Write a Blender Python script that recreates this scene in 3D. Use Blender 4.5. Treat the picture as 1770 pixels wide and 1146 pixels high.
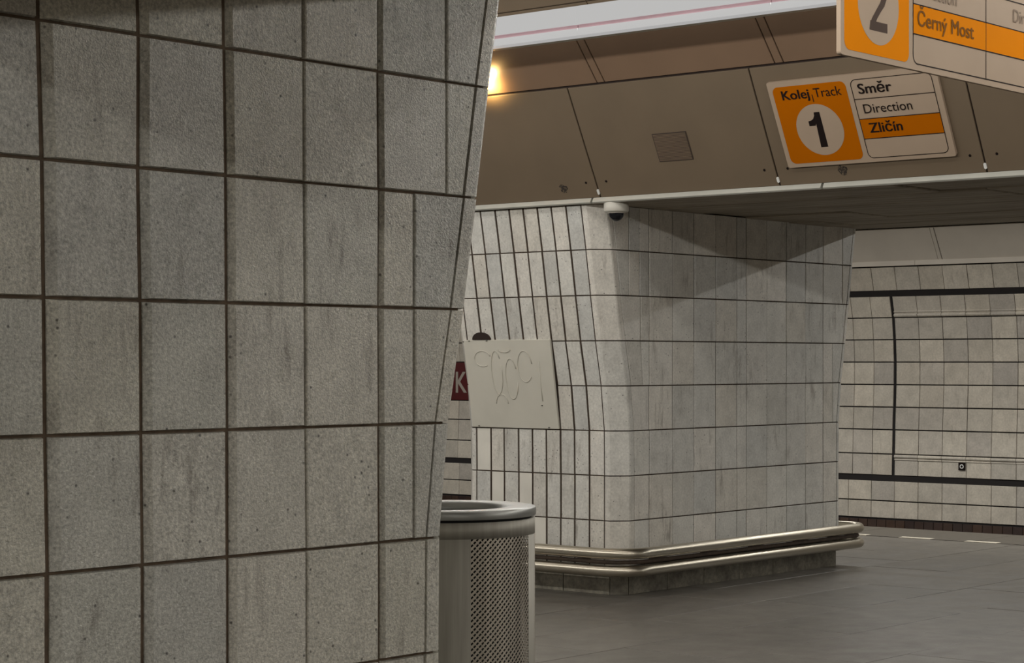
import bpy, bmesh, math, random
from mathutils import Vector, Matrix
R = random.Random(7)
for o in list(bpy.data.objects): bpy.data.objects.remove(o, do_unlink=True)
S = bpy.context.scene
COL = S.collection

# ------------------------------------------------------------------ camera
EYE = 1.45
HEAD = math.radians(40.3)              # X runs across the station, Y along the tracks
cam_d = bpy.data.cameras.new('camera'); cam = bpy.data.objects.new('camera', cam_d); COL.objects.link(cam)
cam.location = (0, 0, EYE)
cam.rotation_euler = (math.radians(90), 0, HEAD - math.radians(90))
cam_d.sensor_width = 36.0; cam_d.lens = 3590 / 1770 * 36
cam_d.shift_y = 52.3 / 1770
cam_d.clip_end = 200
S.camera = cam

# ------------------------------------------------------------------ world, exposure
w = bpy.data.worlds.new('world'); S.world = w; w.use_nodes = True
w.node_tree.nodes['Background'].inputs[0].default_value = (0.9, 0.95, 1, 1)
w.node_tree.nodes['Background'].inputs[1].default_value = 0.02
S.view_settings.view_transform = 'Standard'
try: S.view_settings.look = 'None'
except Exception: pass
S.view_settings.exposure = 0.16; S.view_settings.gamma = 1.0; S.view_settings.use_curve_mapping = False

HALL_DOWN = 2.2    # watts per metre of the hall light lines, downwards
HALL_SIDE = 12.0   # watts per metre through the diffusers that face the hall
HALL_BACK_FILL = 0.55    # watts per metre of a strip added to brighten the vault behind the fitting
TRACK_W = 16.5     # watts per metre of the lines above the platforms
LAMP = (1.0, 0.985, 0.935)
def strip_light(name, x, y0, y1, z, power_per_m, turn=0.0, width=0.1):
    d = bpy.data.lights.new(name, 'AREA'); d.shape = 'RECTANGLE'
    d.size = width; d.size_y = abs(y1 - y0); d.energy = power_per_m * abs(y1 - y0); d.color = LAMP
    o = bpy.data.objects.new(name, d); COL.objects.link(o)
    o.location = (x, (y0 + y1) / 2, z); o.rotation_euler = (0, turn, 0)
    return o

# ------------------------------------------------------------------ materials
def srgb(r, g, b):
    f = lambda c: (c / 255 / 12.92) if c / 255 <= .04045 else ((c / 255 + .055) / 1.055) ** 2.4
    return (f(r), f(g), f(b), 1)
class N:
    def __init__(s, name):
        s.m = bpy.data.materials.new(name); s.m.use_nodes = True
        s.t = s.m.node_tree; s.b = s.t.nodes['Principled BSDF']
        s.pos = None
    def n(s, kind, **kw):
        n = s.t.nodes.new(kind)
        for k, v in kw.items(): setattr(n, k, v)
        return n
    def l(s, a, b): s.t.links.new(a, b)
    def p(s):
        if not s.pos: s.pos = s.n('ShaderNodeNewGeometry').outputs['Position']
        return s.pos
    def mapped(s, sc):
        m = s.n('ShaderNodeMapping'); m.inputs['Scale'].default_value = sc; s.l(s.p(), m.inputs['Vector']); return m.outputs[0]
    def noise(s, scale, detail=3, rough=.55, vec=None):
        n = s.n('ShaderNodeTexNoise'); n.inputs['Scale'].default_value = scale; n.inputs['Detail'].default_value = detail
        n.inputs['Roughness'].default_value = rough; s.l(vec if vec else s.p(), n.inputs['Vector']); return n.outputs['Fac']
    def ramp(s, fac, stops):
        r = s.n('ShaderNodeValToRGB'); e = r.color_ramp.elements
        while len(e) > 1: e.remove(e[-1])
        e[0].position = stops[0][0]; e[0].color = stops[0][1]
        for p_, c in stops[1:]:
            k = e.new(p_); k.color = c
        s.l(fac, r.inputs[0]); return r.outputs[0]
    def mix(s, fac, a, b, mode='MIX'):
        m = s.n('ShaderNodeMix', data_type='RGBA', blend_type=mode)
        for sock, v in ((m.inputs[0], fac), (m.inputs[6], a), (m.inputs[7], b)):
            if hasattr(v, 'is_output'): s.l(v, sock)
            else: sock.default_value = v
        return m.outputs[2]
    def math(s, op, a, b=0.0):
        m = s.n('ShaderNodeMath', operation=op)
        for sock, v in ((m.inputs[0], a), (m.inputs[1], b)):
            if hasattr(v, 'is_output'): s.l(v, sock)
            else: sock.default_value = v
        return m.outputs[0]
    def rnd(s): return s.n('ShaderNodeObjectInfo').outputs['Random']
    def bump(s, h, strength, dist):
        b = s.n('ShaderNodeBump'); b.inputs['Strength'].default_value = strength; b.inputs['Distance'].default_value = dist
        s.l(h, b.inputs['Height']); s.l(b.outputs[0], s.b.inputs['Normal'])
    def set(s, col=None, rough=None, metal=None, spec=None):
        for k, v in (('Base Color', col), ('Roughness', rough), ('Metallic', metal), ('Specular IOR Level', spec)):
            if v is None: continue
            if hasattr(v, 'is_output'): s.l(v, s.b.inputs[k])
            else: s.b.inputs[k].default_value = v
        return s.m
def grey(v): return (v, v, v, 1)
M = {}
def plain(name, col, rough=.5, metal=0, spec=.5, mott=.08, scale=5):
    k = N(name); f = k.noise(scale, 3)
    c = k.mix(1.0, col, k.ramp(f, [(.3, grey(1 - mott)), (.7, grey(1 + mott))]), 'MULTIPLY')
    k.set(c, rough, metal, spec); M[name] = k.m; return k.m

def tile_mat(name, cols, rough, bscale, bstr, pits=True, stain=.5, pit_scale=55, sheen_var=.1, grain=.14):
    k = N(name)
    n = len(cols)
    base = k.ramp(k.rnd(), [(i / (n - 1), c) for i, c in enumerate(cols)])
    f = k.noise(9, 4); c = k.mix(1.0, base, k.ramp(f, [(.3, grey(.88)), (.7, grey(1.08))]), 'MULTIPLY')
    fine = k.noise(bscale * .6, 3, .7)
    c = k.mix(1.0, c, k.ramp(fine, [(.3, grey(1 - grain)), (.72, grey(1 + grain * .8))]), 'MULTIPLY')
    # brown run-off streaks
    st = k.noise(1.0, 4, .65, k.mapped((26, 26, 5)))
    pt = k.noise(2.3, 2)
    sm = k.math('MULTIPLY', k.ramp(st, [(.54, grey(0)), (.7, grey(1))]), k.ramp(pt, [(.45, grey(0)), (.63, grey(1))]))
    sm = k.math('MULTIPLY', sm, stain)
    c = k.mix(sm, c, srgb(84, 70, 55))
    h = k.noise(bscale, 3, .6)
    if pits:
        v = k.n('ShaderNodeTexVoronoi'); v.inputs['Scale'].default_value = pit_scale; k.l(k.p(), v.inputs['Vector'])
        sel = k.n('ShaderNodeSeparateColor'); k.l(v.outputs['Color'], sel.inputs[0])
        pm = k.math('MULTIPLY', k.ramp(v.outputs['Distance'], [(.06, grey(1)), (.2, grey(0))]), k.math('GREATER_THAN', sel.outputs[0], .82))
        c = k.mix(k.math('MULTIPLY', pm, .85), c, srgb(40, 34, 28))
    k.bump(h, bstr, .004)
    rr = k.ramp(k.noise(14, 2), [(.3, grey(rough - sheen_var)), (.7, grey(rough + sheen_var))])
    k.set(c, rr, 0, .5); M[name] = k.m; return k.m

tile_mat('near_tile', [srgb(198, 196, 186), srgb(208, 203, 190), srgb(192, 191, 184), srgb(211, 206, 194), srgb(202, 198, 184)], .31, 210, .8, True, .62, 42, .1, .42)
tile_mat('far_tile', [srgb(210, 208, 202), srgb(220, 217, 209), srgb(203, 202, 197), srgb(226, 221, 212), srgb(212, 207, 197), srgb(200, 199, 194)], .38, 120, .22, True, .5, 40)
tile_mat('track_tile', [srgb(190, 181, 167), srgb(199, 191, 177), srgb(176, 169, 160), srgb(206, 197, 182), srgb(183, 176, 164)], .42, 90, .15, False, .25)
plain('white_tile', srgb(226, 222, 212), .35)
plain('grout', srgb(64, 52, 42), .9, mott=.3, scale=30)
plain('grout_near', srgb(104, 88, 72), .9, mott=.3, scale=30)
plain('black_joint', srgb(26, 21, 20), .85, mott=.2)
tile_mat('base_tile', [srgb(62, 44, 36), srgb(54, 40, 34), srgb(70, 50, 38), srgb(50, 36, 32)], .5, 90, .1, False, 0)
k = N('plinth_stone'); f = k.noise(38, 5, .7)
c = k.ramp(f, [(.3, srgb(92, 88, 77)), (.7, srgb(138, 132, 117))]); c = k.mix(k.ramp(k.noise(6, 3), [(.45, grey(0)), (.7, grey(.7))]), c, srgb(58, 50, 42))
k.bump(f, .3, .003); k.set(c, .6); M['plinth_stone'] = k.m
k = N('floor_stone'); base = k.ramp(k.rnd(), [(0, srgb(106, 101, 95)), (.5, srgb(113, 108, 101)), (1, srgb(100, 96, 90))])
c = k.mix(1.0, base, k.ramp(k.noise(3.5, 5, .6), [(.3, grey(.84)), (.7, grey(1.1))]), 'MULTIPLY')
c = k.mix(1.0, c, k.ramp(k.noise(120, 3, .7), [(.3, grey(.74)), (.7, grey(1.22))]), 'MULTIPLY')
sc = k.noise(1.0, 3, .6, k.mapped((3, 14, 1))); c = k.mix(k.ramp(sc, [(.66, grey(0)), (.8, grey(.35))]), c, srgb(96, 84, 72))
k.bump(k.noise(60, 3), .05, .002)
k.set(c, k.ramp(k.noise(5, 4), [(.3, grey(.3)), (.7, grey(.46))])); M['floor_stone'] = k.m
plain('floor_edge', srgb(92, 86, 77), .55, mott=.12, scale=20)
plain('marking', srgb(214, 206, 188), .6, mott=.12, scale=30)
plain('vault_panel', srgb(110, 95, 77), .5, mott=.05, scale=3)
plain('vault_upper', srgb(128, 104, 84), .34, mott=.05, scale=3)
plain('track_panel', srgb(206, 197, 184), .5, mott=.05, scale=3)
plain('joint_dark', srgb(40, 26, 20), .8)
plain('trim_metal', srgb(190, 189, 180), .45, .2)
k = N('soffit_concrete'); f = k.noise(1.0, 5, .65, k.mapped((18, 1.6, 18)))
c = k.ramp(f, [(.3, srgb(116, 107, 93)), (.7, srgb(164, 153, 136))]); k.bump(f, .5, .01); k.set(c, .75); M['soffit_concrete'] = k.m
plain('sign_board', srgb(165, 146, 127), .7, mott=.03, spec=.1)
plain('sign_orange', srgb(214, 126, 2), .8, mott=.03, spec=.03)
plain('ink', srgb(30, 22, 20), .8, spec=.1)
plain('ink_grey', srgb(84, 72, 66), .9, spec=.02)
plain('ink_brown', srgb(120, 82, 44), .9, spec=.02)
plain('ink_pale', srgb(140, 124, 110), .9, spec=.02)  # lighter ink, with the reflection on the print put into its colour
plain('sign_orange_dim', srgb(172, 93, 2), .8, mott=.03, spec=.03)  # same orange as the hanging sign, fascia's dimmer light put into the colour
plain('divider_mauve', srgb(170, 138, 146), .6)
plain('mesh_plate', srgb(58, 46, 38), .7)
plain('grille_slat', srgb(116, 98, 80), .6)
plain('white_sheet', srgb(206, 202, 190), .4, mott=.05, scale=4)
plain('scratch', srgb(199, 195, 183), .42)
plain('camera_white', srgb(206, 202, 192), .4)
plain('red_board', srgb(80, 12, 15), .6)
plain('letter_grey', srgb(160, 150, 140), .5)
plain('bin_lid', srgb(150, 150, 146), .38, .6, mott=.06)
plain('bin_dark', srgb(14, 14, 14), .9)
plain('clip_white', srgb(224, 224, 220), .5)
k = N('dome_glass'); k.set(srgb(16, 17, 24), .08); M['dome_glass'] = k.m
k = N('steel'); f = k.noise(1.0, 4, .6, k.mapped((60, 60, 2)))
k.set(k.ramp(f, [(.3, srgb(150, 146, 136)), (.7, srgb(170, 166, 156))]), k.ramp(k.noise(9, 3), [(.3, grey(.6)), (.7, grey(.7))]), .6); M['steel'] = k.m
k = N('rail_steel'); k.set(srgb(196, 188, 172), k.ramp(k.noise(2, 2), [(.3, grey(.27)), (.7, grey(.34))]), 1.0); M['rail_steel'] = k.m
def emit(name, col, strength):
    k = N(name); k.set(grey(.12), .6)
    k.b.inputs['Emission Color'].default_value = col; k.b.inputs['Emission Strength'].default_value = strength; M[name] = k.m
emit('tube_glow', (1, 1, 1, 1), .345)

# ------------------------------------------------------------------ mesh helpers
class MB:
    def __init__(s): s.v = []; s.f = []; s.sm = []
    def add(s, vs, fs, smooth=False):
        b = len(s.v); s.v += [tuple(v) for v in vs]; s.f += [tuple(i + b for i in f) for f in fs]; s.sm += [smooth] * len(fs); return s
    def box(s, x0, x1, y0, y1, z0, z1):
        vs = [(x, y, z) for z in (z0, z1) for y in (y0, y1) for x in (x0, x1)]
        return s.add(vs, [(0, 2, 3, 1), (4, 5, 7, 6), (0, 1, 5, 4), (1, 3, 7, 5), (3, 2, 6, 7), (2, 0, 4, 6)])
    def prism(s, poly, fn0, fn1):
        """poly: list of 2-d points; fn0/fn1 map a 2-d point to the two 3-d caps"""
        n = len(poly); vs = [fn0(p) for p in poly] + [fn1(p) for p in poly]
        fs = [tuple(range(n))[::-1], tuple(range(n, 2 * n))] + [(i, (i + 1) % n, n + (i + 1) % n, n + i) for i in range(n)]
        return s.add(vs, fs)
    def lathe(s, prof, c, seg=64, cap=False, smooth=True, a0=0, a1=2 * math.pi):
        full = abs(a1 - a0 - 2 * math.pi) < 1e-6; m = seg if full else seg + 1
        vs = []
        for i in range(m):
            a = a0 + (a1 - a0) * i / seg
            for r, z in prof: vs.append((c[0] + r * math.cos(a), c[1] + r * math.sin(a), c[2] + z))
        n = len(prof); fs = []
        for i in range(seg):
            j = (i + 1) % m
            for q in range(n - 1): fs.append((i * n + q, j * n + q, j * n + q + 1, i * n + q + 1))
        return s.add(vs, fs, smooth)
    def tube(s, pts, r, seg=20, closed=False, caps=True):
        n = len(pts); P = [Vector(p) for p in pts]; vs = []
        for i in range(n):
            a = P[(i - 1) % n] if (closed or i > 0) else P[i]; b = P[(i + 1) % n] if (closed or i < n - 1) else P[i]
            t = (b - a).normalized(); up = Vector((0, 0, 1)) if abs(t.z) < .9 else Vector((1, 0, 0))
            x = t.cross(up).normalized(); y = x.cross(t)
            for q in range(seg):
                an = 2 * math.pi * q / seg; vs.append(P[i] + x * r * math.cos(an) + y * r * math.sin(an))
        fs = []
        for i in range(n if closed else n - 1):
            j = (i + 1) % n
            for q in range(seg): fs.append((i * seg + q, i * seg + (q + 1) % seg, j * seg + (q + 1) % seg, j * seg + q))
        if caps and not closed: fs += [tuple(range(seg)), tuple(range((n - 1) * seg, n * seg))[::-1]]
        return s.add(vs, fs, True)
    def build(s, name, mat, parent=None, label=None):
        me = bpy.data.meshes.new(name); me.from_pydata(s.v, [], s.f)
        bm = bmesh.new(); bm.from_mesh(me); bmesh.ops.recalc_face_normals(bm, faces=bm.faces); bm.to_mesh(me); bm.free()
        if any(s.sm): me.polygons.foreach_set('use_smooth', s.sm)
        me.materials.append(M[mat]); me.update()
        o = bpy.data.objects.new(name, me); COL.objects.link(o)
        adopt(o, parent)
        if label: o['label'] = label
        return o
def world_origin(o):
    v = o.location.copy()
    while o.parent:
        o = o.parent
        if not o.get('_flat'): v = v if True else v
    return v
ORIG = {}
def adopt(o, parent):
    """meshes are written in world coordinates; keep them there under the parent"""
    if parent is None: return
    o.parent = parent
    o.matrix_parent_inverse = Matrix.Translation(ORIG.get(parent.name, Vector((0, 0, 0)))).inverted()
def thing(name, loc, label, cat, group=None):
    o = bpy.data.objects.new(name, None); COL.objects.link(o); o.location = loc; o.empty_display_size = .1
    ORIG[o.name] = Vector(loc); tag(o, label, cat, group); return o
def tag(o, label, cat, group=None):
    o['label'] = label; o['category'] = cat
    if group: o['group'] = group
def struct(o): o['kind'] = 'structure'; return o
def root_struct(name, loc=(0, 0, 0)):
    o = bpy.data.objects.new(name, None); COL.objects.link(o); o.location = loc; ORIG[o.name] = Vector(loc); o['kind'] = 'structure'; return o

def slab_piece(mb, quad, nrm, t, cl=.002, cr=.002, cz=.002, cd=.002):
    """a tile: quad = bottom-left, bottom-right, top-right, top-left on the backing plane; t thick, chamfers on its edges"""
    bl, br, tr, tl = [Vector(q) for q in quad]; n = Vector(nrm).normalized()
    u = (br - bl).normalized(); v = (tl - bl).normalized()
    lo = [bl, br, tr, tl]; mid = [p + n * (t - cd) for p in lo]
    ub, ut = (br - bl).normalized(), (tr - tl).normalized()
    fr = [bl + ub * cl + v * cz, br - ub * cr + v * cz, tr - ut * cr - v * cz, tl + ut * cl - v * cz]
    fr = [p + n * t for p in fr]
    vs = lo + mid + fr; fs = [(8, 9, 10, 11), (3, 2, 1, 0)]
    for i in range(4):
        j = (i + 1) % 4; fs += [(i, j, 4 + j, 4 + i), (4 + i, 4 + j, 8 + j, 8 + i)]
    return mb.add(vs, fs)

def text_mesh(txt, size, bold=0.0, xs=1.0):
    cu = bpy.data.curves.new('lettering', 'FONT'); cu.body = txt; cu.size = 1.0; cu.offset = bold; cu.resolution_u = 4
    cu.extrude = 0.0
    o = bpy.data.objects.new('lettering', cu); COL.objects.link(o)
    dg = bpy.context.evaluated_depsgraph_get(); dg.update()
    me = bpy.data.meshes.new_from_object(o.evaluated_get(dg)); bpy.data.objects.remove(o, do_unlink=True)
    vs = [v.co.copy() for v in me.vertices]; fs = [tuple(p.vertices) for p in me.polygons]
    return vs, fs
def lettering(txt, org, u, v, cap, width, mat, parent, bold=0.0, name='lettering', out=.0015):
    """writes txt with its lower-left at org; u, v unit vectors; cap = height of capitals; width = total width"""
    vs, fs = text_mesh(txt, 1, 0)
    x0 = min(p.x for p in vs); x1 = max(p.x for p in vs)
    rv, _ = text_mesh(txt[0] if txt[0] not in 'ČŘ' else 'C', 1, 0)
    h = max(p.y for p in rv); sx = width / (x1 - x0); sy = cap / h
    u = Vector(u); v = Vector(v); n = u.cross(v); org = Vector(org)
    mb = MB(); shifts = [(0, 0)] if not bold else [(-bold, 0), (0, 0), (bold, 0), (0, bold * .6), (bold, bold * .6), (-bold, bold * .6)]
    for q, (dx, dy) in enumerate(shifts): mb.add([org + u * ((p.x + dx - x0) * sx) + v * ((p.y + dy) * sy) + n * (out + q * 2e-5) for p in vs], fs)
    return mb.build(name, mat, parent)
def rounded(w, h, r, seg=6):
    pts = []
    for cx, cy, a in ((w - r, r, -90), (w - r, h - r, 0), (r, h - r, 90), (r, r, 180)):
        for i in range(seg + 1):
            an = math.radians(a + 90 * i / seg); pts.append((cx + r * math.cos(an), cy + r * math.sin(an)))
    return pts

# ------------------------------------------------------------------ floor
YMIN, YMAX = -16.0, 24.0
MIR = lambda x: 14.12 - x            # the station is symmetrical about X = 7.06
floor = struct(MB().box(MIR(15.95), 15.95, YMIN, YMAX, -.3, -.008).build('floor', 'grout'))
ROWP, ROW0 = .605, 5.17 - .605 * 14
def slabs():
    offs = {3: .0}
    for r in range(11, 24):
        y0 = ROW0 + r * ROWP; off = [.48, 1.08, .12, .86, .34, .98][r % 6]
        if r == 17: off = 9.68 - 1.21 * 8
        if r == 16: off = 8.61 - 1.21 * 7
        if r == 15: off = 8.82 - 1.21 * 7
        if r == 14: off = 10.34 - 1.21 * 8
        x = 2.0 + off - 1.21
        while x < 15.12:
            a, b = max(x, 2.0), min(x + 1.21, 15.12)
            if b - a > .05:
                dz = R.uniform(-.0012, .0012); g = .0022
                mb = MB(); slab_piece(mb, [(a + g, y0 + g, -.02), (b - g, y0 + g, -.02), (b - g, y0 + ROWP - g, -.02), (a + g, y0 + ROWP - g, -.02)], (0, 0, 1), .02 + dz, .0015, .0015, .0015, .0015)
                mb.build('floor_slab', 'floor_stone', floor)
            x += 1.21
slabs()
rest = MB()      # floor beyond the slabs in view
ya, yb = ROW0 + 11 * ROWP, ROW0 + 24 * ROWP
for (x0, x1, y0, y1) in ((MIR(15.95), 2.0, YMIN, YMAX), (2.0, 15.12, YMIN, ya), (2.0, 15.12, yb, YMAX)):
    ny = max(1, round((y1 - y0) / ROWP)); nx = max(1, round((x1 - x0) / 1.21))
    for i in range(nx):
        for j in range(ny):
            rest.box(x0 + (x1 - x0) * i / nx + .002, x0 + (x1 - x0) * (i + 1) / nx - .002, y0 + (y1 - y0) * j / ny + .002, y0 + (y1 - y0) * (j + 1) / ny - .002, -.02, 0)
rest.build('floor_slabs_beyond', 'floor_stone', floor)['kind'] = 'stuff'
y = 3.2
while y < 20:
    MB().box(15.125, 15.95, y, y + 1.195, -.02, .003).build('edge_slab', 'floor_edge', floor); y += 1.2
for i in range(-6, 12):
    y0 = 8.36 + i * .595
    MB().box(15.12, 15.205, y0, y0 + .285, -.015, .0045).build('platform_marking', 'marking', floor)

# track trench and the platform face
struct(MB().box(15.9, 19.2, YMIN, YMAX, -1.35, -1.2).build('track_bed', 'black_joint'))
struct(MB().box(15.75, 15.93, YMIN, YMAX, -1.2, -.302).build('platform_face', 'grout'))

# ------------------------------------------------------------------ trackside wall
WX = 18.8
PROF = [(-1.2, -.09), (-.45, -.065), (-.161, -.055), (.02, -.05), (.281, -.045), (.53, -.036), (.75, -.028), (.947, -.017), (1.13, -.004), (1.30, 0), (1.5, 0), (1.707, -.016), (1.90, -.037), (2.123, -.09), (2.176, -.103), (2.42, -.165), (2.46, -.175)]
def wx(z):
    for (a, xa), (b, xb) in zip(PROF, PROF[1:]):
        if a <= z <= b: return WX + xa + (xb - xa) * (z - a) / (b - a)
    return WX + PROF[-1][1]
WROWS = [(2.42, 2.176), (2.123, 1.903), (1.903, 1.677), (1.677, 1.446), (1.446, 1.214), (1.214, .9825), (.9825, .751), (.751, .501), (.501, .281), (.228, .020), (.020, -.161)]
backing = MB()
for (a, xa), (b, xb) in zip(PROF, PROF[1:]):
    backing.add([(WX + xa + .014, YMIN, a), (WX + xa + .014, YMAX, a), (WX + xb + .014, YMAX, b), (WX + xb + .014, YMIN, b),
                 (WX + xa + .2, YMIN, a), (WX + xa + .2, YMAX, a), (WX + xb + .2, YMAX, b), (WX + xb + .2, YMIN, b)], [(0, 1, 2, 3), (7, 6, 5, 4), (0, 3, 7, 4), (1, 5, 6, 2)])
wall_t = struct(backing.build('wall_trackside', 'black_joint'))
wstuff = MB()
YL = 10.79
def wall_tile(mb, y0, y1, z1, z0, lip=None):
    gz = .006; gy = .003; za, zb = z0 + gz, z1 - gz; d = .012 + R.uniform(-.002, .003)
    xa, xb = wx(za) + .014, wx(zb) + .014
    # seen from the platform, left is larger Y
    slab_piece(mb, [(xa, y1 - gy, za), (xa, y0 + gy, za), (xb, y0 + gy, zb), (xb, y1 - gy, zb)], (-1, 0, (xb - xa) / (zb - za)), d, .003, .003, .003, .003)
    if lip:
        zc = za + .016 if lip < 0 else zb - .016
        for zc_, r_ in ((zc, .019), (zc + (.036 if lip < 0 else -.030), .010)):
            x = wx(zc_) + .004; n = 6
            vs = []
            for yy in (y0 + gy, y1 - gy):
                for i in range(n + 1):
                    an = math.pi * i / n; vs.append((x - r_ * 1.1 * math.sin(an), yy, zc_ - r_ * math.cos(an)))
            fs = [(i, i + 1, n + 2 + i, n + 1 + i) for i in range(n)] + [tuple(range(n + 1)), tuple(range(n + 1, 2 * n + 2))]
            mb.add(vs, fs, False)
            if lip > 0 and zc_ == zc: pass
def visible_col(y0, y1): return (8.5 < (y0 + y1) / 2 < 12.0) or (15.2 < (y0 + y1) / 2 < 17.9)
RED = (15.75, 17.75)         # station name board
for ri, (z1, z0) in enumerate(WROWS):
    mid = 1 <= ri <= 8
    cols = []
    yy = YL - .015 if mid else YL - .02 - (.06 if ri == 0 else 0)
    e = yy
    while e > 4.0: cols.append((e - .2715, e, True)); e -= .2715
    yy = YL + .015 if mid else yy
    pitch = .232 if mid else .2715
    e = yy
    while e < 23.7: cols.append((e, e + (pitch if e < 12.3 else .2715), False)); e = cols[-1][1]
    for (y0, y1, right) in cols:
        if ri in (4, 5) and y1 > RED[0] and y0 < RED[1]: continue
        lip = (-1 if ri == 1 else 1 if ri == 8 else None) if right else None
        if visible_col(y0, y1):
            mb = MB(); wall_tile(mb, y0, y1, z1, z0, lip); mb.build('wall_tile', 'track_tile', wall_t)
        else: wall_tile(wstuff, y0, y1, z1, z0, lip)
wstuff.build('wall_tiles_beyond', 'track_tile', wall_t)['kind'] = 'stuff'
bstuff = MB(); yy = 4.0; q = 0
while yy < 23.8:
    for z1, z0 in ((-.175, -.30), (-.304, -.43)):
        mb = MB() if visible_col(yy, yy + .1) and z1 > -.2 else bstuff
        xa, xb = wx(z0) + .014, wx(z1) + .014
        slab_piece(mb, [(xa, yy + .106, z0), (xa, yy + .003, z0), (xb, yy + .003, z1), (xb, yy + .106, z1)], (-1, 0, 0), .010, .002, .002, .002, .002)
        if mb is not bstuff: mb.build('base_tile', 'base_tile', wall_t)
    yy += .109
bstuff.build('base_tiles_beyond', 'base_tile', wall_t)['kind'] = 'stuff'
# station name board far left
nb = thing('station_name_board', (18.79, 16.75, 1.0), 'dark red station name board on the far tiled wall, showing a letter K', 'sign')
MB().box(18.775, 18.81, RED[0] + .01, RED[1] - .01, .99, 1.44).build('board', 'red_board', nb)
for ch, yc in (('K', 16.81),):
    lettering(ch, (18.774, yc, 1.075), (0, -1, 0), (0, 0, 1), .25, .17, 'letter_grey', nb, .015, out=.002)
# small square notice on the wall
pl = thing('wall_marker', (wx(.40), 9.96, .40), 'tiny black square plate with a white ring on the far tiled wall', 'sign')
x0 = wx(.40) - .006
MB().box(x0 - .006, x0 + .004, 9.965, 10.04, .365, .44).build('plate', 'ink', pl)
rg = MB(); ring = []
for i in range(24):
    a = 2 * math.pi * i / 24
    for r_ in (.022, .013): ring.append((x0 - .0075, 10.0025 + r_ * math.cos(a), .4025 + r_ * math.sin(a)))
rg.add(ring, [(2 * i, 2 * i + 1, (2 * i + 3) % 48, (2 * i + 2) % 48) for i in range(24)]); rg.build('ring', 'clip_white', pl)

# panels of the vault above the track wall
tv = [(18.625, 2.46), (18.43, 2.80), (18.1, 3.25), (17.4, 3.8), (16.4, 4.1), (15.2, 4.1), (14.2, 3.8), (13.4, 3.1), (13.1, 2.40)]
track_ceiling = root_struct('ceiling_trackside')
mb = MB()
for (xa, za), (xb, zb) in zip(tv, tv[1:]):
    n = Vector((-(zb - za), 0, (xb - xa))).normalized() * .03
    mb.add([(xa, YMIN, za), (xa, YMAX, za), (xb, YMAX, zb), (xb, YMIN, zb), (xa - n.x, YMIN, za - n.z), (xa - n.x, YMAX, za - n.z), (xb - n.x, YMAX, zb - n.z), (xb - n.x, YMIN, zb - n.z)], [(0, 1, 2, 3), (7, 6, 5, 4), (0, 3, 7, 4), (1, 5, 6, 2)])
mb.build('vault_backing', 'joint_dark', track_ceiling)
(xa, za), (xb, zb) = (18.62, 2.475), (18.43, 2.80)
e = 10.145 - 1.24 * 4
for i in range(15):
    y0 = e + i * 1.24
    for (p, q) in ((y0 + .047, y0 + 1.235), (y0 + .004, y0 + .043)):
        m_ = MB(); slab_piece(m_, [(xa, q, za), (xa, p, za), (xb, p, zb), (xb, q, zb)], (-.86, 0, -.5), .012, .002, .002, .002, .002)
        m_.build('vault_panel' if q - p > .2 else 'cover_strip', 'track_panel', track_ceiling)
m_ = MB()
for (xa, za), (xb, zb) in list(zip(tv, tv[1:]))[1:]:
    n = Vector((zb - za, 0, -(xb - xa))).normalized()
    if n.dot(Vector((15.8 - xa, 0, 1.5 - za))) < 0: n = -n
    for i in range(32):
        y0 = YMIN + i * 1.25
        slab_piece(m_, [(xa, y0 + 1.245, za), (xa, y0, za), (xb, y0, zb), (xb, y0 + 1.245, zb)], n, .01, .002, .002, .002, .002)
m_.build('vault_panels_beyond', 'track_panel', track_ceiling)['kind'] = 'stuff'
tw = root_struct('trim_2')
y0 = 3.0
while y0 < 21.5:
    MB().box(18.60, 18.66, y0, y0 + 2.48, 2.425, 2.473).build('trim_strip', 'track_panel', tw); y0 += 2.484

# ------------------------------------------------------------------ hall vault
FB, FT, UT = (9.97, 2.449), (9.643, 3.087), (9.43, 3.333)
hall = root_struct('ceiling')
bands = [FB, FT, UT, (9.20, 3.59), (8.7, 3.97), (7.9, 4.22), (7.06, 4.28)]
mb = MB()
for side in (0, 1):
    for (xa, za), (xb, zb) in zip(bands, bands[1:]):
        n = Vector((zb - za, 0, -(xb - xa))).normalized() * .05
        if n.dot(Vector((7.06 - xa, 0, 2 - za))) > 0: n = -n
        pts = [(xa, za), (xb, zb), (xb + n.x, zb + n.z), (xa + n.x, za + n.z)]
        if side: pts = [(MIR(x), z) for x, z in pts]
        mb.add([(x, yv, z) for yv in (YMIN, YMAX) for x, z in pts], [(0, 1, 2, 3), (7, 6, 5, 4), (0, 4, 5, 1), (1, 5, 6, 2), (2, 6, 7, 3), (3, 7, 4, 0)])
mb.build('vault_backing', 'joint_dark', hall)
fn = Vector((-(FT[1] - FB[1]), 0, (FT[0] - FB[0]))).normalized()        # out of the fascia, into the hall
if fn.x > 0: fn = -fn
fv = Vector((FT[0] - FB[0], 0, FT[1] - FB[1])); FL = fv.length; fv.normalize()
fu = Vector((0, -1, 0))
def fas(y, s, out=0.0): return Vector((FB[0], y, FB[1])) + fv * s + fn * out
FJ = 7.741; FP = 1.288
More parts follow.
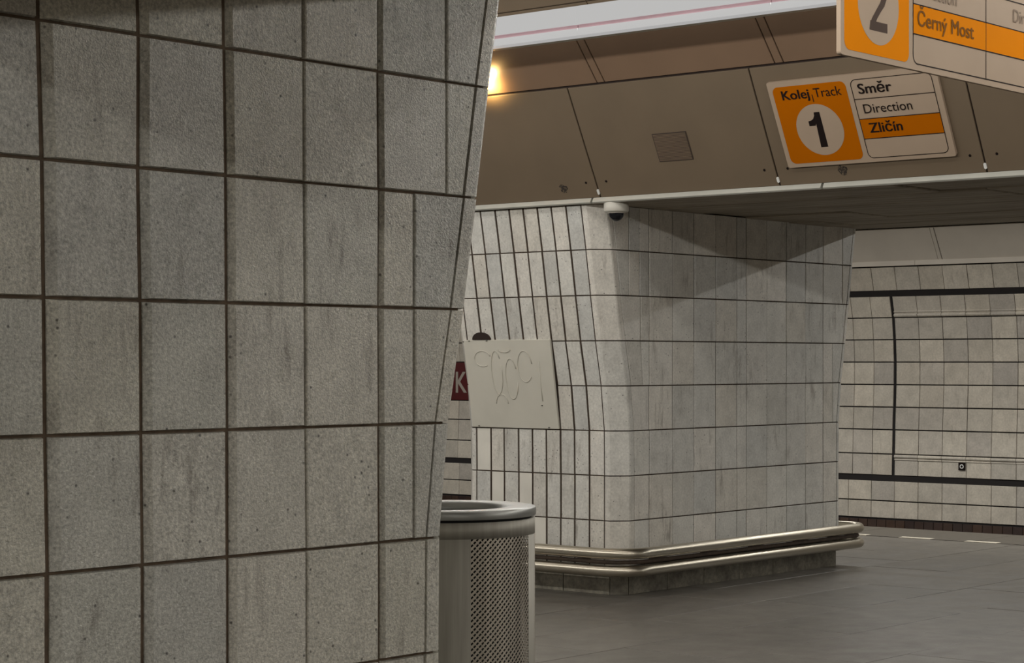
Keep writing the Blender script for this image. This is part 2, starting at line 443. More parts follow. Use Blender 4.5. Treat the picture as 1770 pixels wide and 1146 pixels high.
for i in range(-18, 6):
    y0 = FJ + i * FP; m_ = MB(); g = .005
    slab_piece(m_, [fas(y0 + FP - g, .004), fas(y0 + g, .004), fas(y0 + g, FL - .006), fas(y0 + FP - g, FL - .006)], fn, .012, .002, .002, .002, .002)
    p = m_.build('fascia_panel', 'vault_panel', hall)
    if -4 <= i <= 2:
        for yy, s in ((y0 + .075, .105), (y0 + FP - .08, .105)):
            d_ = MB(); c0 = fas(yy, s, .0121); d_.prism([(math.cos(a * math.pi / 5) * .008, math.sin(a * math.pi / 5) * .008) for a in range(10)], lambda q: c0 + fu * q[0] + fv * q[1], lambda q: c0 + fu * q[0] + fv * q[1] + fn * .0012)
            d_.build('screw_hole', 'ink', p)
        d_ = MB(); c0 = fas(y0, .05, .012); d_.prism(rounded(.016, .034, .007, 3), lambda q: c0 + fu * (q[0] - .008) + fv * (q[1] - .025), lambda q: c0 + fu * (q[0] - .008) + fv * (q[1] - .025) + fn * .006)
        d_.build('panel_clip', 'clip_white', p)
un = Vector((-(UT[1] - FT[1]), 0, UT[0] - FT[0])).normalized()
if un.z > 0: un = -un
UJ = 7.453; UP = 1.236
for i in range(-18, 6):
    y0 = UJ + i * UP
    for (p_, q_) in ((y0 + .06, y0 + UP - .004), (y0 + .004, y0 + .052)):
        m_ = MB(); a = Vector((FT[0], 0, FT[1])) ; b = Vector((UT[0], 0, UT[1])); dv = (b - a).normalized()
        a2 = a + dv * .012
        slab_piece(m_, [a2 + Vector((0, q_, 0)), a2 + Vector((0, p_, 0)), b + Vector((0, p_, 0)), b + Vector((0, q_, 0))], un, .012, .002, .002, .002, .002)
        m_.build('vault_panel' if q_ - p_ > .2 else 'cover_strip', 'vault_upper', hall)
m_ = MB()
for side in (0, 1):
    for bi, ((xa, za), (xb, zb)) in enumerate(zip(bands, bands[1:])):
        if side == 0 and bi < 2: continue
        nsub = 1 if bi < 2 else 3
        for t in range(nsub):
            A = Vector((xa + (xb - xa) * t / nsub, 0, za + (zb - za) * t / nsub)); B = Vector((xa + (xb - xa) * (t + 1) / nsub, 0, za + (zb - za) * (t + 1) / nsub))
            dv = (B - A).normalized() * .004; A += dv; B -= dv
            if side: A.x, B.x = MIR(A.x), MIR(B.x)
            n = Vector((-(B.z - A.z), 0, B.x - A.x)).normalized()
            if n.dot(Vector((7.06 - A.x, 0, 2 - A.z))) < 0: n = -n
            for i in range(12):
                y0 = YMIN + i * 3.33
                slab_piece(m_, [A + Vector((0, y0 + 3.325, 0)), A + Vector((0, y0, 0)), B + Vector((0, y0, 0)), B + Vector((0, y0 + 3.325, 0))], n, .012, .002, .002, .002, .002)
m_.build('vault_panels_beyond', 'vault_panel', hall)['kind'] = 'stuff'

# metal trim along the fascia's lower edge
tr = root_struct('trim_1')
cuts = [-15, -11, -7, -2.9, -1.25, .4, 2.05, 3.7, 4.9, 6.17, 7.80, 9.45, 11.1, 12.75, 14.4]
for a, b in zip(cuts, cuts[1:]):
    m_ = MB(); prof = [(9.955, 2.447), (9.985, 2.447), (9.985, 2.415), (9.948, 2.413), (9.940, 2.420), (9.948, 2.436)]
    m_.prism(prof, lambda q: (q[0], a + .008, q[1]), lambda q: (q[0], b - .008, q[1])); m_.build('trim_strip', 'trim_metal', tr)

# soffits over both pillar rows
sof = root_struct('soffit')
for side in (0, 1):
    X = (lambda x: x) if not side else MIR
    xs = sorted((X(9.985), X(13.12)))
    MB().box(xs[0], xs[1], YMIN, YMAX, 2.44, 2.62).build('soffit_slab', 'grout', sof)
    mb = MB()
    bx = [9.985, 10.57, 11.1, 11.6, 12.12, 12.65, 13.10]
    for bi, (a, b) in enumerate(zip(bx, bx[1:])):
        y0 = YMIN + R.uniform(0, 2)
        while y0 < YMAX - 2.7:
            L = R.choice((1.9, 2.4, 2.6)); z = 2.42 - (a - 9.985) * .0055 + R.uniform(-.007, .007)
            t = MB() if (side == 0 and 3.5 < y0 + L and y0 < 10) else mb
            xa, xb = sorted((X(a + .007), X(b - .007)))
            slab_piece(t, [(xa, y0 + .003, 2.445), (xa, y0 + L - .003, 2.445), (xb, y0 + L - .003, 2.445), (xb, y0 + .003, 2.445)], (0, 0, -1), 2.445 - z, .006, .006, .006, .006)
            if t is not mb: t.build('soffit_board', 'soffit_concrete', sof)
            y0 += L
    mb.build('soffit_boards_beyond', 'soffit_concrete', sof)['kind'] = 'stuff'

# end walls and the wall behind the camera
struct(MB().box(-5.5, 19.2, YMAX, YMAX + .2, -1.35, 4.6).build('wall_end', 'track_panel'))
struct(MB().box(-5.5, 19.2, YMIN - .2, YMIN, -1.35, 4.6).build('wall_start', 'track_panel'))
struct(MB().box(MIR(19.0), MIR(18.8), YMIN, YMAX, -1.35, 2.6).build('wall_opposite', 'track_panel'))
m_ = MB()
for (xa, za), (xb, zb) in zip(tv, tv[1:]):
    m_.add([(MIR(xa), YMIN, za), (MIR(xa), YMAX, za), (MIR(xb), YMAX, zb), (MIR(xb), YMIN, zb), (MIR(xa), YMIN, za + .03), (MIR(xa), YMAX, za + .03), (MIR(xb), YMAX, zb + .03), (MIR(xb), YMIN, zb + .03)], [(0, 1, 2, 3), (7, 6, 5, 4)])
struct(m_.build('ceiling_opposite', 'track_panel'))
struct(MB().box(MIR(19.2), MIR(15.95), YMIN, YMAX, -1.35, -1.2).build('track_bed_opposite', 'black_joint'))

# ------------------------------------------------------------------ pillars
ZR = [.18, .46, .74, 1.02, 1.30, 1.58, 1.86, 2.14, 2.415]
FLARE = [0, 0, 0, .003, .035, .092, .141, .187, .237]
def chamfer_poly(x0, x1, y0, y1, fl, ins=0.0):
    """outline of the pillar at one level: corners cut at 45 degrees, flared in X"""
    a = .093; x0 -= fl; x1 += fl
    x0 += ins; x1 -= ins; y0 += ins; y1 -= ins; a2 = a - ins * .586
    return [(x0 + a2, y0), (x1 - a2, y0), (x1, y0 + a2), (x1, y1 - a2), (x1 - a2, y1), (x0 + a2, y1), (x0, y1 - a2), (x0, y0 + a2)]
def pillar(name, label, x0, x1, y0, y1, front_rows, side, side_joints, mat, hall_dir, chamf, skip=None, whites=(), hall_mat=None):
    """x0..x1, y0..y1 outer faces; front face at y0; 'hall_dir' -1 when the hall lies at smaller X"""
    TT = .013 if chamf else .006
    p = thing(name, ((x0 + x1) / 2, (y0 + y1) / 2, 0), label, 'pillar')
    core = MB(); lv = [chamfer_poly(x0, x1, y0, y1, f, TT) for f in FLARE]
    vs = [(x, y, z) for z, poly in zip(ZR, lv) for x, y in poly]; n = 8
    fs = [tuple(range(8))[::-1], tuple(range(8 * (len(ZR) - 1), 8 * len(ZR)))]
    for i in range(len(ZR) - 1):
        for j in range(8): fs.append((i * 8 + j, i * 8 + (j + 1) % 8, (i + 1) * 8 + (j + 1) % 8, (i + 1) * 8 + j))
    core.add(vs, fs); core.build('core', 'grout_near' if chamf else 'grout', p)
    g = .0032 if chamf else .0036
    jl = lambda i: x0 + .093 + .045 - FLARE[i]         # joint between the front tiles and the corner tiles
    jr = lambda i: x1 - .093 - .03 + FLARE[i] if hall_dir < 0 else x1 - .093 - .045 + FLARE[i]
    if hall_dir > 0: jl = lambda i: x0 + .093 + .03 - FLARE[i]
    for r in range(len(ZR) - 1):
        za, zb = ZR[r] + g, ZR[r + 1] - g
        bo = [(jl(r), jl(r + 1), .002)] + [(a, b, c) for a, b, c in front_rows(r)] + [(jr(r), jr(r + 1), .002)]
        for (a0, a1, ca), (b0, b1, cb) in zip(bo, bo[1:]):
            m_ = MB(); d = TT + R.uniform(-.0015, .002); k_ = R.uniform(-.0012, .0012)
            gl = g + (.009 if chamf and ca > .005 else 0)
            slab_piece(m_, [(a0 + gl, y0 + TT, za), (b0 - g, y0 + TT, za), (b1 - g, y0 + TT, zb), (a1 + gl, y0 + TT, zb)], (k_ * 3, -1, R.uniform(-.004, .004)), d, ca, .004 if chamf else .003, .002, (.011 if chamf else .0035) if ca > .006 else .002)
            m_.build('tile', mat, p)
        # corner tiles, front two corners: flat, 45 degree face, flat
        for sgn, xe in ((-1, x0), (1, x1)):
            fl0, fl1 = FLARE[r], FLARE[r + 1]
            jx = (jl if sgn < 0 else jr)
            def outline(fl, jj):
                xx = xe + sgn * fl
                return [(jj - sgn * -g, y0 + TT), (jj - sgn * -g, y0), (xx - sgn * .098, y0), (xx - sgn * .088, y0 + .004), (xx - sgn * .004, y0 + .088), (xx, y0 + .098), (xx, y0 + .093 + .035 - g), (xx - sgn * TT, y0 + .093 + .035 - g)]
            o0, o1 = outline(fl0, jx(r)), outline(fl1, jx(r + 1)); n = len(o0)
            m_ = MB(); m_.add([(x, y, za) for x, y in o0] + [(x, y, zb) for x, y in o1], [tuple(range(n))[::-1], tuple(range(n, 2 * n))] + [(i, (i + 1) % n, n + (i + 1) % n, n + i) for i in range(n)])
            m_.build('corner_tile', mat, p)
        # face towards the hall
        xe = x0 if hall_dir < 0 else x1
        xa, xb = xe + hall_dir * FLARE[r], xe + hall_dir * FLARE[r + 1]
        nrm = Vector((hall_dir, 0, -(xb - xa) * hall_dir / (zb - za))) if True else None
        for ci, (ya, yb) in enumerate(zip(side_joints, side_joints[1:])):
            if skip and skip(r, ci): continue
            m_ = MB(); d = TT + R.uniform(-.0015, .003)
            gg = .0075 if hall_dir < 0 else g
            q = [(xa - hall_dir * TT, yb - gg, za), (xa - hall_dir * TT, ya + gg, za), (xb - hall_dir * TT, ya + gg, zb), (xb - hall_dir * TT, yb - gg, zb)]
            if hall_dir > 0: q = [q[1], q[0], q[3], q[2]]
            slab_piece(m_, q, nrm, d, .003, .016 if hall_dir < 0 else .004, .002, .0032 if hall_dir < 0 else .009)
            wt = (r, ci) in whites
            m_.build('tile', 'white_tile' if wt else (hall_mat or mat), p, 'plain white replacement tile' if wt else None)
        # far corner on the hall side
        ye = y1; xx0, xx1 = xa, xb
        def o2(xx): return [(xx - hall_dir * TT, side_joints[-1] + g), (xx, side_joints[-1] + g), (xx, ye - .093), (xx - hall_dir * .093, ye), (xx - hall_dir * .093, ye - TT)]
        m_ = MB(); n = 5
        m_.add([(x, y, za) for x, y in o2(xx0)] + [(x, y, zb) for x, y in o2(xx1)], [tuple(range(n))[::-1], tuple(range(n, 2 * n))] + [(i, (i + 1) % n, n + (i + 1) % n, n + i) for i in range(n)])
        m_.build('corner_tile', hall_mat or mat, p)
    # stone plinth, one block per stretch
    poly = chamfer_poly(x0 + .0, x1, y0, y1, 0, .016)
    inner = chamfer_poly(x0, x1, y0, y1, 0, .10)
    segs = []
    for i in range(8):
        a, b = Vector(poly[i]), Vector(poly[(i + 1) % 8]); c, d = Vector(inner[(i + 1) % 8]), Vector(inner[i])
        k = max(1, round((b - a).length / .42))
        for t in range(k):
            segs.append([a.lerp(b, t / k), a.lerp(b, (t + 1) / k), d.lerp(c, (t + 1) / k), d.lerp(c, t / k)])
    for sgm in segs:
        cc = sum(sgm, Vector((0, 0))) / 4; sgm = [q + (cc - q).normalized() * .003 for q in sgm]
        MB().prism(sgm, lambda q: (q[0], q[1], 0.0005), lambda q: (q[0], q[1], .176)).build('plinth_block', 'plinth_stone', p)
    mb = MB().prism(chamfer_poly(x0, x1, y0, y1, 0, .03), lambda q: (q[0], q[1], .001), lambda q: (q[0], q[1], .182)).build('plinth_core', 'joint_dark', p)
    return p

# near pillar: joints measured row by row (bottom to top of each row)
NJ = {2.105: None}
def near_rows(r):
    cols = [[2.594, 2.588, 2.585, 2.581, 2.571, 2.566], [2.840, 2.836, 2.834, 2.828, 2.829, 2.822], [3.079, 3.078, 3.076, 3.074, 3.069, 3.066], [3.3203, 3.317, 3.315, 3.312, 3.311, 3.310], [3.558, 3.556, 3.554, 3.556, 3.553, 3.552]]
    idx = max(0, min(r - 3, 4)); i0, i1 = (idx, idx + 1) if r >= 3 else (0, 0)
    ch = [.022, .017, .014, .003, .007]
    out = []
    for x in (1.385, 1.627, 1.869, 2.111, 2.353): out.append((x, x - (.003 if r > 3 else 0), .015))
    for c, w_ in zip(cols, ch): out.append((c[i0], c[i1], w_))
    if r in (3, 4, 5): out.append((3.68, 3.68, .003))
    if r in (6, 7): out.append((3.797, 3.797, .003))
    return out
n_y = [3.558 + .1215 * i for i in range(9)]
pillar('tiled_pillar', 'big grey-glazed tiled pillar filling the left of the picture', 1.24, 3.858, 3.43, 4.74, near_rows, 1, n_y, 'near_tile', 1, True)
# far pillar
def far_rows(r):
    base = [10.5218, 10.7725, 11.0081, 11.2542, 11.499, 11.6122, 11.8585, 12.1013, 12.3461, 12.5752]
    ch = [.004, .005, .016, .004, .004, .003, .018, .004, .012, .004]
    out = [(x, x, c) for x, c in zip(base, ch)]
    if r in (3, 4): out = [(10.452, 10.43 if r == 3 else 10.43, .003)] + out if r == 4 else out
    if r in (5,): out = [(10.43, 10.43, .003)] + out
    if r in (6, 7): out = [(10.31, 10.31, .003), (10.42, 10.42, .002)] + out
    if r in (3, 4): out.append((12.70, 12.70, .003))
    if r in (6, 7): out.append((12.832, 12.832, .003))
    return out
f_y = [7.918, 8.039, 8.157, 8.270, 8.386, 8.501, 8.617, 8.740, 8.8535, 8.979]
far = pillar('tiled_pillar', 'cream narrow-tiled pillar with steel rails around its foot', 10.227, 12.873, 7.79, 9.107, far_rows, -1, f_y, 'far_tile', -1, False,
             skip=lambda r, c: r in (3, 4) and c >= 3, whites=((2, 8), (1, 7), (1, 5), (0, 4)))
# blank sheet in place of tiles on the hall face, with a dark hole over it
sx = lambda z: 10.227 - (.003 + (z - 1.02) * (.092 - .003) / .56)
m_ = MB()
nn = Vector((-1, 0, -.16)).normalized()
slab_piece(m_, [(sx(1.026) + .006, 9.0, 1.026), (sx(1.026) + .006, 8.274, 1.026), (sx(1.592) + .006, 8.274, 1.592), (sx(1.592) + .006, 9.0, 1.592)], nn, .016, .002, .002, .002, .002)
sh = m_.build('blank_sheet', 'white_sheet', far, 'blank pale sheet with faint scratched graffiti')
def scrawl(pts, w=.0035):
    P = [Vector((sx(z) - .0115, y, z)) for y, z in pts]
    m_ = MB(); m_.tube(P, w, 6); return m_.build('scratch', 'scratch', sh)
def arc(cy, cz, ry, rz, a0, a1, n=18): return [(cy + ry * math.cos(math.radians(a0 + (a1 - a0) * i / n)), cz + rz * math.sin(math.radians(a0 + (a1 - a0) * i / n))) for i in range(n + 1)]
scrawl(arc(8.85, 1.47, .07, .05, 160, -120)); scrawl(arc(8.74, 1.38, .045, .14, 140, -200)); scrawl(arc(8.62, 1.34, .05, .13, 150, -170)); scrawl(arc(8.50, 1.42, .06, .10, 170, -140)); scrawl(arc(8.72, 1.18, .05, .06, 180, 0)); scrawl(arc(8.66, 1.53, .05, .02, 180, 360))
scrawl([(8.38, 1.45), (8.385, 1.3), (8.38, 1.2)])
for yy, zz in ((8.94, 1.03), (8.35, 1.03), (8.95, 1.583), (8.80, 1.583), (8.39, 1.17)):
    MB().lathe([(0, 0), (.006, 0), (.006, .004)], (sx(zz) - .0125, yy, zz), 10).build('rivet', 'ink', sh)
hol = MB(); pts = [(8.845 + .075 * math.cos(math.pi * i / 16), 1.592 + .048 * math.sin(math.pi * i / 16)) for i in range(17)]
hol.prism(pts, lambda q: (10.134 - (q[1] - 1.592) * .17, q[0], q[1]), lambda q: (10.118 - (q[1] - 1.592) * .17, q[0], q[1])); hol.build('hole_cover', 'joint_dark', far, 'dark half-round hole above the blank sheet')

# ------------------------------------------------------------------ bumper rails round the far pillar
def rail_path(z, o, x0=10.227, x1=12.873, y0=7.79, y1=9.107):
    pts = []
    cs = [(x0 - o, y0 - o, .20), (x1 - .095 - .0 + o, y0 - o, .13), (x1 - .095 + o, y1 + o, .13), (x0 - o, y1 + o, .2)]
    cent = [(x0 - o, y0 - o, 1, 1, .22, 180, 270), (x1 - .095 + o, y0 - o, -1, 1, .14, 270, 360), (x1 - .095 + o, y1 + o, -1, -1, .14, 0, 90), (x0 - o, y1 + o, 1, -1, .2, 90, 180)]
    for cx, cy, sx_, sy_, r, a0, a1 in cent:
        for i in range(13):
            a = math.radians(a0 + (a1 - a0) * i / 12); pts.append((cx + sx_ * r + r * math.cos(a), cy + sy_ * r + r * math.sin(a), z))
    return pts
rl = thing('bumper_rail', (11.5, 8.45, 0), 'double stainless steel bumper rail around the far pillar foot', 'rail')
for z in (.272, .166):
    MB().tube(rail_path(z, .145), .034, 22, closed=True).build('rail_tube', 'rail_steel', rl)
MB().tube(rail_path(.219, .135), .013, 8, closed=True).build('spacer_bar', 'grout', rl)
for bx_, by_, dx, dy in [(x, 7.79, 0, -1) for x in (10.55, 11.1, 11.65, 12.2, 12.65)] + [(10.227, y, -1, 0) for y in (8.05, 8.5, 8.9)]:
    m_ = MB(); nx, ny = -dy, dx
    cx_, cy_ = bx_ + dx * .06, by_ + dy * .06
    hx, hy = (.025, .068) if dy else (.068, .025)
    m_.box(cx_ - hx, cx_ + hx, cy_ - hy, cy_ + hy, .210, .228)
    m_.build('bracket', 'grout', rl)

# ------------------------------------------------------------------ litter bin
BX, BY, BR, BZ = 4.231, 3.824, .243, 1.055
k = N('perforated'); 
tc = k.p(); sep = k.n('ShaderNodeSeparateXYZ'); k.l(tc, sep.inputs[0])
ang = k.math('ARCTAN2', k.math('SUBTRACT', sep.outputs[1], BY), k.math('SUBTRACT', sep.outputs[0], BX))
u = k.math('MULTIPLY', ang, BR / .0076); v = k.math('DIVIDE', sep.outputs[2], .0076)
s1 = k.math('ADD', u, v); s2 = k.math('SUBTRACT', u, v)
def cell(x, hw): return k.math('LESS_THAN', k.math('ABSOLUTE', k.math('SUBTRACT', k.math('FRACT', x), .5)), hw)
hole = k.math('MULTIPLY', cell(k.math('MULTIPLY', s1, .5), .36), cell(k.math('MULTIPLY', s2, .5), .22))
f = k.noise(1.0, 4, .6, k.mapped((60, 60, 2)))
k.set(k.ramp(f, [(.3, srgb(176, 168, 154)), (.7, srgb(204, 196, 182))]), .42, .8)
k.l(k.math('SUBTRACT', 1.0, hole), k.b.inputs['Alpha']); M['perforated'] = k.m
bn = thing('litter_bin', (BX, BY, 0), 'round stainless steel litter bin with perforated sides', 'bin')
cam_dir = math.atan2(-BY, -BX)          # towards the viewer
ct = BZ - .023
MB().lathe([(.205, .03), (.205, ct - .02), (.0, ct - .3)], (BX, BY, 0), 48).build('inner_liner', 'bin_dark', bn)
MB().lathe([(BR - .012, 0.0), (BR - .004, .002), (BR - .004, .05), (BR - .012, .05)], (BX, BY, 0), 64).build('base_ring', 'bin_dark', bn)
ztop, zb_, zt_ = ct - .007, .10, ct - .050
MB().lathe([(BR - .003, zt_), (BR, zt_), (BR, ztop), (BR - .012, ztop)], (BX, BY, 0), 96).build('upper_band', 'steel', bn)
MB().lathe([(BR - .003, .05), (BR, .05), (BR, zb_), (BR - .003, zb_)], (BX, BY, 0), 96).build('lower_band', 'steel', bn)
a = -.7
for i in range(5):
    A0 = a + 16 + i * 66; A1 = A0 + 50
    MB().lathe([(BR, zb_), (BR, zt_)], (BX, BY, 0), 16, a0=cam_dir + math.radians(A0), a1=cam_dir + math.radians(A1)).build('perforated_panel', 'perforated', bn)
    B1 = A0 + 66 if i < 4 else 360 + a + 16
    MB().lathe([(BR - .002, zb_), (BR + .0005, zb_), (BR + .0005, zt_), (BR - .002, zt_)], (BX, BY, 0), 12, a0=cam_dir + math.radians(A1), a1=cam_dir + math.radians(B1)).build('plain_panel', 'steel', bn)
MB().lathe([(BR - .01, ct - .012), (BR - .01, ct + .002)], (BX, BY, 0), 64).build('gap_ring', 'bin_dark', bn)
LO = BR + .002
MB().lathe([(BR - .03, ct), (LO, ct), (LO + .001, ct + .002), (LO + .001, BZ - .003), (LO - .002, BZ), (.172, BZ), (.164, BZ - .004), (.158, ct - .015), (.20, ct - .015), (BR - .03, ct)], (BX, BY, 0), 96).build('lid_ring', 'bin_lid', bn)

# ------------------------------------------------------------------ signs
def direction_sign(t, org, u, v, W, H, big, rows_first, colsplit, mats, texts, T=.03, big_x=.028):
    """board with an orange square, numbered disc and a ruled box; org = lower-left of the face"""
    org = Vector(org); u = Vector(u); v = Vector(v); n = u.cross(v)
    P = lambda x, y, o=0: org + u * x + v * y + n * o
    MB().prism(rounded(W, H, .012, 3), lambda q: P(q[0], q[1], -T), lambda q: P(q[0], q[1], 0)).build('board', mats[0], t)
    def patch(name, pts, mat, o0, o1): return MB().prism(pts, lambda q: P(q[0], q[1], o0), lambda q: P(q[0], q[1], o1)).build(name, mat, t)
    bx_, by_, S_ = big_x, .022, .455
    patch('orange_square', [(bx_ + x, by_ + y) for x, y in rounded(S_ * 1.02, S_, .035)], mats[1], 0, .0012)
    cx_, cy_ = bx_ + S_ * .525, by_ + .19
    patch('number_disc', [(cx_ + .147 * math.cos(i * math.pi / 32), cy_ + .15 * math.sin(i * math.pi / 32)) for i in range(64)], mats[0], .001, .002)
    return P, patch, cx_, cy_, bx_, by_, S_
def box_outline(P, t, x0, x1, y0, y1, r, wdt, mat, name='outline'):
    o = [(x0 + a, y0 + b) for a, b in rounded(x1 - x0, y1 - y0, r)]; i = [(x0 + wdt + a, y0 + wdt + b) for a, b in rounded(x1 - x0 - 2 * wdt, y1 - y0 - 2 * wdt, r - wdt)]
    n = len(o); MB().add([P(a, b, .0014) for a, b in o + i], [(k, (k + 1) % n, n + (k + 1) % n, n + k) for k in range(n)]).build(name, mat, t)

def digit(P, t, polys, x, y, sx_, sy_, mat):
    m_ = MB()
    for i, poly in enumerate(polys): m_.add([P(x + a * sx_, y + b * sy_, .0024 + i * 2e-5) for a, b in poly], [tuple(range(len(poly)))])
    return m_.build('numeral', mat, t)
# fascia sign, track 1
KF = .989
o1 = fas(6.352, .115, .032)
s1_ = thing('direction_sign', o1, 'orange and grey Track 1 sign for Zličín on the sloping fascia', 'sign')
P, patch, cx_, cy_, bx_, by_, S_ = direction_sign(s1_, o1, fu, fv, 1.045, .508, 1, 0, 0, ('sign_board', 'sign_orange_dim'), None, T=.018)
u_, v_ = fu, fv
def write(P, t, txt, x, y, cap, wd, mat='ink', bold=0.0, o=.0016): return lettering(txt, P(x, y, o), u_, v_, cap, wd, mat, t, bold)
write(P, s1_, 'Kolej', bx_ + .055, by_ + .378, .052, .172, bold=.022)
write(P, s1_, 'Track', bx_ + .258, by_ + .378, .052, .172)
patch('divider', [(bx_ + .242, by_ + .352), (bx_ + .247, by_ + .352), (bx_ + .247, by_ + .395), (bx_ + .242, by_ + .395)], 'ink', .0012, .002)
digit(P, s1_, [[(.36, 0), (.66, 0), (.66, 1), (.42, 1)], [(.42, 1), (.40, .90), (.33, .82), (.24, .78), (.10, .76), (.10, .62), (.36, .62), (.42, .7)]], cx_ - .075, cy_ - .103, .15, .206, 'ink')
def direction_box(P, patch, t, x0, x1, split, rows, inkmat, om='sign_orange'):
    y0, H_ = .022, .457; rh = H_ / 4
    patch('orange_row', [(x0 + .003, y0 + rh), (x1 - .003, y0 + rh), (x1 - .003, y0 + 2 * rh), (x0 + .003, y0 + 2 * rh)], om, 0, .001)
    box_outline(P, t, x0, x1, y0, y0 + H_, .035, .0042, inkmat)
    for i in (1, 2, 3): patch('ruled_line', [(x0 + .002, y0 + i * rh - .0021), (x1 - .002, y0 + i * rh - .0021), (x1 - .002, y0 + i * rh + .0021), (x0 + .002, y0 + i * rh + .0021)], inkmat, .0008, .0017)
    for s_ in split: patch('ruled_line', [(s_ - .0015, y0), (s_ + .0015, y0), (s_ + .0015, y0 + H_), (s_ - .0015, y0 + H_)], inkmat, .0008, .0017)
    return y0, rh
xb0, xb1 = .522, 1.012
y0_, rh_ = direction_box(P, patch, s1_, xb0, xb1, (), 4, 'ink', 'sign_orange_dim')
write(P, s1_, 'Směr', xb0 + .042, y0_ + 3 * rh_ + .03, .057, .20, bold=.02)
write(P, s1_, 'Direction', xb0 + .045, y0_ + 2 * rh_ + .032, .052, .292)
write(P, s1_, 'Zličín', xb0 + .052, y0_ + rh_ + .034, .055, .198, bold=.02)

# hanging sign, track 2
HY, HX, HZ = 3.93, 6.462, 2.557
HW = 1.86; HH = .51
s2_ = thing('direction_sign', (HX + HW / 2, HY, HZ), 'hanging orange and white Track 2 sign for Černý Most near the ceiling', 'sign')
u_, v_ = Vector((1, 0, 0)), Vector((0, 0, 1))
P, patch, cx_, cy_, bx_, by_, S_ = direction_sign(s2_, (HX, HY, HZ), u_, v_, HW, HH, 2, 0, 0, ('sign_board', 'sign_orange'), None, T=.018, big_x=.024)
band = []
two = [(.06, .66), (.10, .82), (.24, .95), (.5, 1.0), (.76, .94), (.90, .80), (.90, .64), (.78, .48), (.60, .36), (.42, .22), (.38, .17)]
inn = [(.30, .66), (.33, .75), (.40, .81), (.5, .83), (.60, .80), (.66, .73), (.65, .63), (.56, .52), (.38, .38), (.16, .2), (.06, .0)]
quads = [[two[i], two[i + 1], inn[i + 1], inn[i]] for i in range(len(two) - 1)]
digit(P, s2_, quads + [[(.06, 0), (.92, 0), (.92, .17), (.10, .17)]], cx_ - .075, cy_ - .10, .15, .205, 'ink_grey')
x0 = .518
y0_, rh_ = direction_box(P, patch, s2_, x0, HW - .02, (x0 + .585,), 4, 'ink')
write(P, s2_, 'Černý', x0 + .035, y0_ + rh_ + .034, .056, .228, 'ink_brown', .014)
write(P, s2_, 'Most', x0 + .298, y0_ + rh_ + .034, .056, .182, 'ink_brown', .014)
write(P, s2_, 'Direction', x0 + .05, y0_ + 2 * rh_ + .032, .052, .292, 'ink_pale')
write(P, s2_, 'Direction', x0 + .82, y0_ + 2 * rh_ + .032, .052, .292, 'ink_pale')
for hx in (HX + .35, HX + HW - .35):
    MB().tube([(hx, HY + .009, HZ + HH - .01), (hx, HY + .009, 4.18)], .012, 12).build('hanger_rod', 'trim_metal', s2_)

# loudspeaker plate set in the fascia
c = fas(7.228, .203, .012)
sp = thing('speaker_grille', c, 'square brown loudspeaker grille in the sloping fascia', 'speaker')
Pq = lambda x, y, o=0: c + fu * x + fv * y + fn * o
MB().prism([(0, 0), (.243, 0), (.243, .176), (0, .176)], lambda q: Pq(q[0], q[1], 0), lambda q: Pq(q[0], q[1], .003)).build('plate', 'mesh_plate', sp)
for i in range(22):
    yv = .006 + i * .0076
    MB().prism([(.006, yv), (.237, yv), (.237, yv + .0034), (.006, yv + .0034)], lambda q: Pq(q[0], q[1], .003), lambda q: Pq(q[0], q[1], .0055)).build('grille_slat', 'grille_slat', sp)
# remains of stickers on the fascia
k = N('residue'); k.set(k.ramp(k.noise(70, 3), [(.36, srgb(108, 93, 75)), (.52, srgb(44, 36, 29))]), .8); M['residue'] = k.m
for (yy, s, lab) in ((8.0, .035, 'dark sticker residue on the fascia left of the camera'), (6.02, .035, 'dark sticker residue on the fascia below the Track 1 sign')):
    c2 = fas(yy, s, .0122); pts = []
    for i in range(12):
        a = 2 * math.pi * i / 12; r_ = R.uniform(.6, 1); pts.append((.036 * r_ * math.cos(a), .04 + .036 * r_ * math.sin(a)))
    o = MB().prism(pts, lambda q: c2 + fu * q[0] + fv * q[1], lambda q: c2 + fu * q[0] + fv * q[1] + fn * .0006).build('sticker_residue', 'residue'); tag(o, lab, 'sticker')

# ------------------------------------------------------------------ dome camera
DX, DY, DZ = 10.02, 7.668, 2.418
dc = thing('security_camera', (DX, DY, DZ - .1), 'white dome security camera under the soffit at the far pillar', 'camera')
MB().lathe([(0, 0), (.070, 0), (.076, -.004), (.077, -.052), (.072, -.060), (.0, -.060)], (DX, DY, DZ), 40).build('housing', 'camera_white', dc)
MB().lathe([(.056, -.060), (.054, -.068), (.049, -.068), (.049, -.060)], (DX, DY, DZ), 40).build('collar', 'camera_white', dc)
MB().lathe([(.048 * math.cos(i * math.pi / 20), -.066 - .05 * math.sin(i * math.pi / 20)) for i in range(11)], (DX, DY, DZ), 40).build('dome', 'dome_glass', dc)

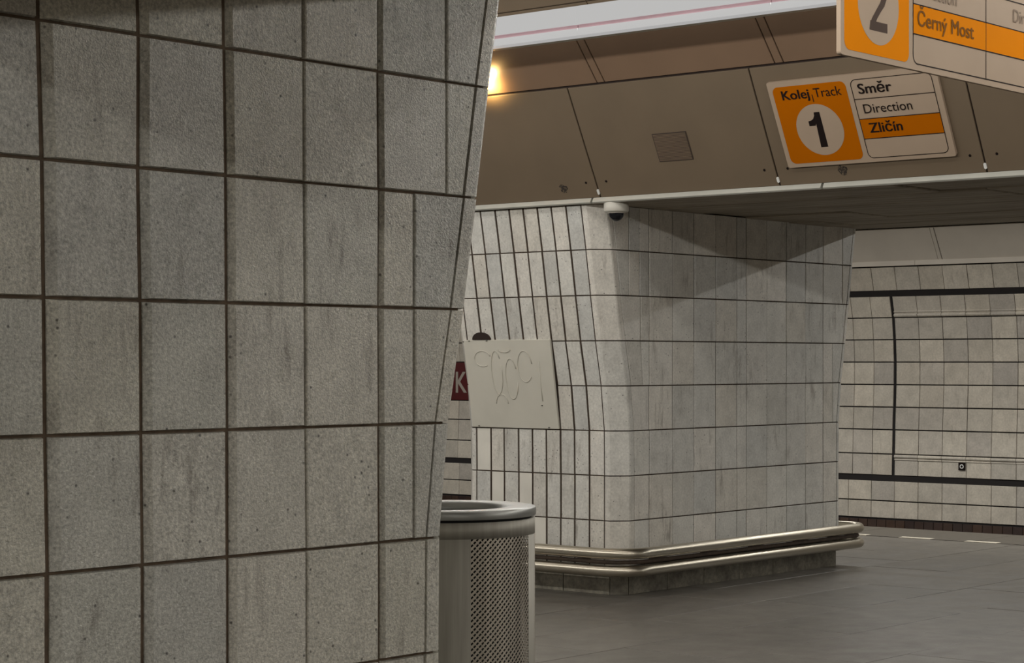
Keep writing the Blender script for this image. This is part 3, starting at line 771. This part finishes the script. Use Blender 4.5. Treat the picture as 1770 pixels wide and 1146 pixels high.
# ------------------------------------------------------------------ light lines
def luminaire(x, y0, y1, z, label, flip=1):
    t = thing('ceiling_light', (x, (y0 + y1) / 2, z), label, 'light', 'fluorescent light lines under the vaults')
    MB().box(*sorted((x + flip * .05, x + flip * .13)), y0 + .002, y1 - .002, z + .005, z + .165).build('housing', 'trim_metal', t)
    MB().box(*sorted((x - flip * .03, x + flip * .05)), y0 + .0008, y1 - .0008, z + .060, z + .162).build('upper_diffuser', 'tube_glow', t)
    MB().box(*sorted((x - flip * .024, x + flip * .05)), y0 + .002, y1 - .002, z + .040, z + .060).build('divider', 'divider_mauve', t)
    MB().box(*sorted((x - flip * .03, x + flip * .05)), y0 + .0008, y1 - .0008, z, z + .040).build('lower_diffuser', 'tube_glow', t)
    for yy in (y0 + .2, y1 - .2): MB().box(*sorted((x + flip * .13, x + flip * .51)), yy, yy + .03, z + .126, z + .146).build('wall_bracket', 'trim_metal', t)
    return t
LX, LZ = 8.9, 3.229
luminaire(LX, 7.055, 8.305, LZ, 'bright fluorescent light section right beside the big pillar')
luminaire(LX, 5.805, 7.055, LZ, 'bright fluorescent light section in the middle of the ceiling line')
luminaire(LX, 4.555, 5.805, LZ, 'bright fluorescent light section meeting the hanging sign')
luminaire(LX, -15.5, 4.555, LZ, 'long light line passing out of view above the hanging sign')
luminaire(LX, 8.305, 19, LZ, 'long light line running on hidden behind the big pillar')
luminaire(MIR(LX), -15.5, 19, LZ, 'opposite hall light line out of view overhead', -1)
for x, sgn in ((LX, 1), (MIR(LX), -1)):
    strip_light('hall_lamp', x, -15.5, 19, LZ - .004, HALL_DOWN)
    strip_light('hall_lamp', x - sgn * .034, -15.5, 19, LZ + .08, HALL_SIDE, sgn * math.radians(80))
    strip_light('hall_lamp', x + sgn * .136, -15.5, 19, LZ + .085, HALL_BACK_FILL, sgn * math.radians(-90))  # added fill behind the opaque housing, lifts the dark band on the vault
for x, fl, lb in ((15.9, 1, 'light line over the far platform, hidden by the soffit'), (MIR(15.9), -1, 'light line over the near platform, behind the viewer')):
    luminaire(x, -15.5, 19, 3.1, lb, fl)
    strip_light('platform_lamp', x, -15.5, 19, 3.096, TRACK_W)
# warm lamp on the vault, behind the big pillar
wl = thing('vault_lamp', (9.47, 8.33, 3.06), 'small warm lamp on the vault behind the big pillar', 'light')
LP = Vector((9.487, 8.325, 3.099)); LD = Vector((.756, 0, .654))
q_ = LD.to_track_quat('Z', 'Y').to_matrix()
m_ = MB(); m_.lathe([(0, -.05), (.022, -.048), (.034, -.02), (.040, .012), (.036, .012), (.030, -.018), (.018, -.04), (0, -.042)], (0, 0, 0), 24)
m_.v = [tuple(LP + q_ @ Vector(v)) for v in m_.v]; m_.build('shade', 'trim_metal', wl)
MB().tube([LP + Vector((-.02, .035, 0)), LP + Vector((.0, .09, .03)), LP + Vector((.07, .12, .09))], .006, 8).build('arm', 'trim_metal', wl)
pd = bpy.data.lights.new('warm_lamp', 'SPOT'); pd.energy = 24.0; pd.color = (1, .66, .25); pd.shadow_soft_size = .02; pd.spot_size = math.radians(165); pd.spot_blend = 1.0
po = bpy.data.objects.new('warm_lamp', pd); COL.objects.link(po); po.location = LP + LD * .028; po.rotation_euler = LD.to_track_quat('-Z', 'Y').to_euler()
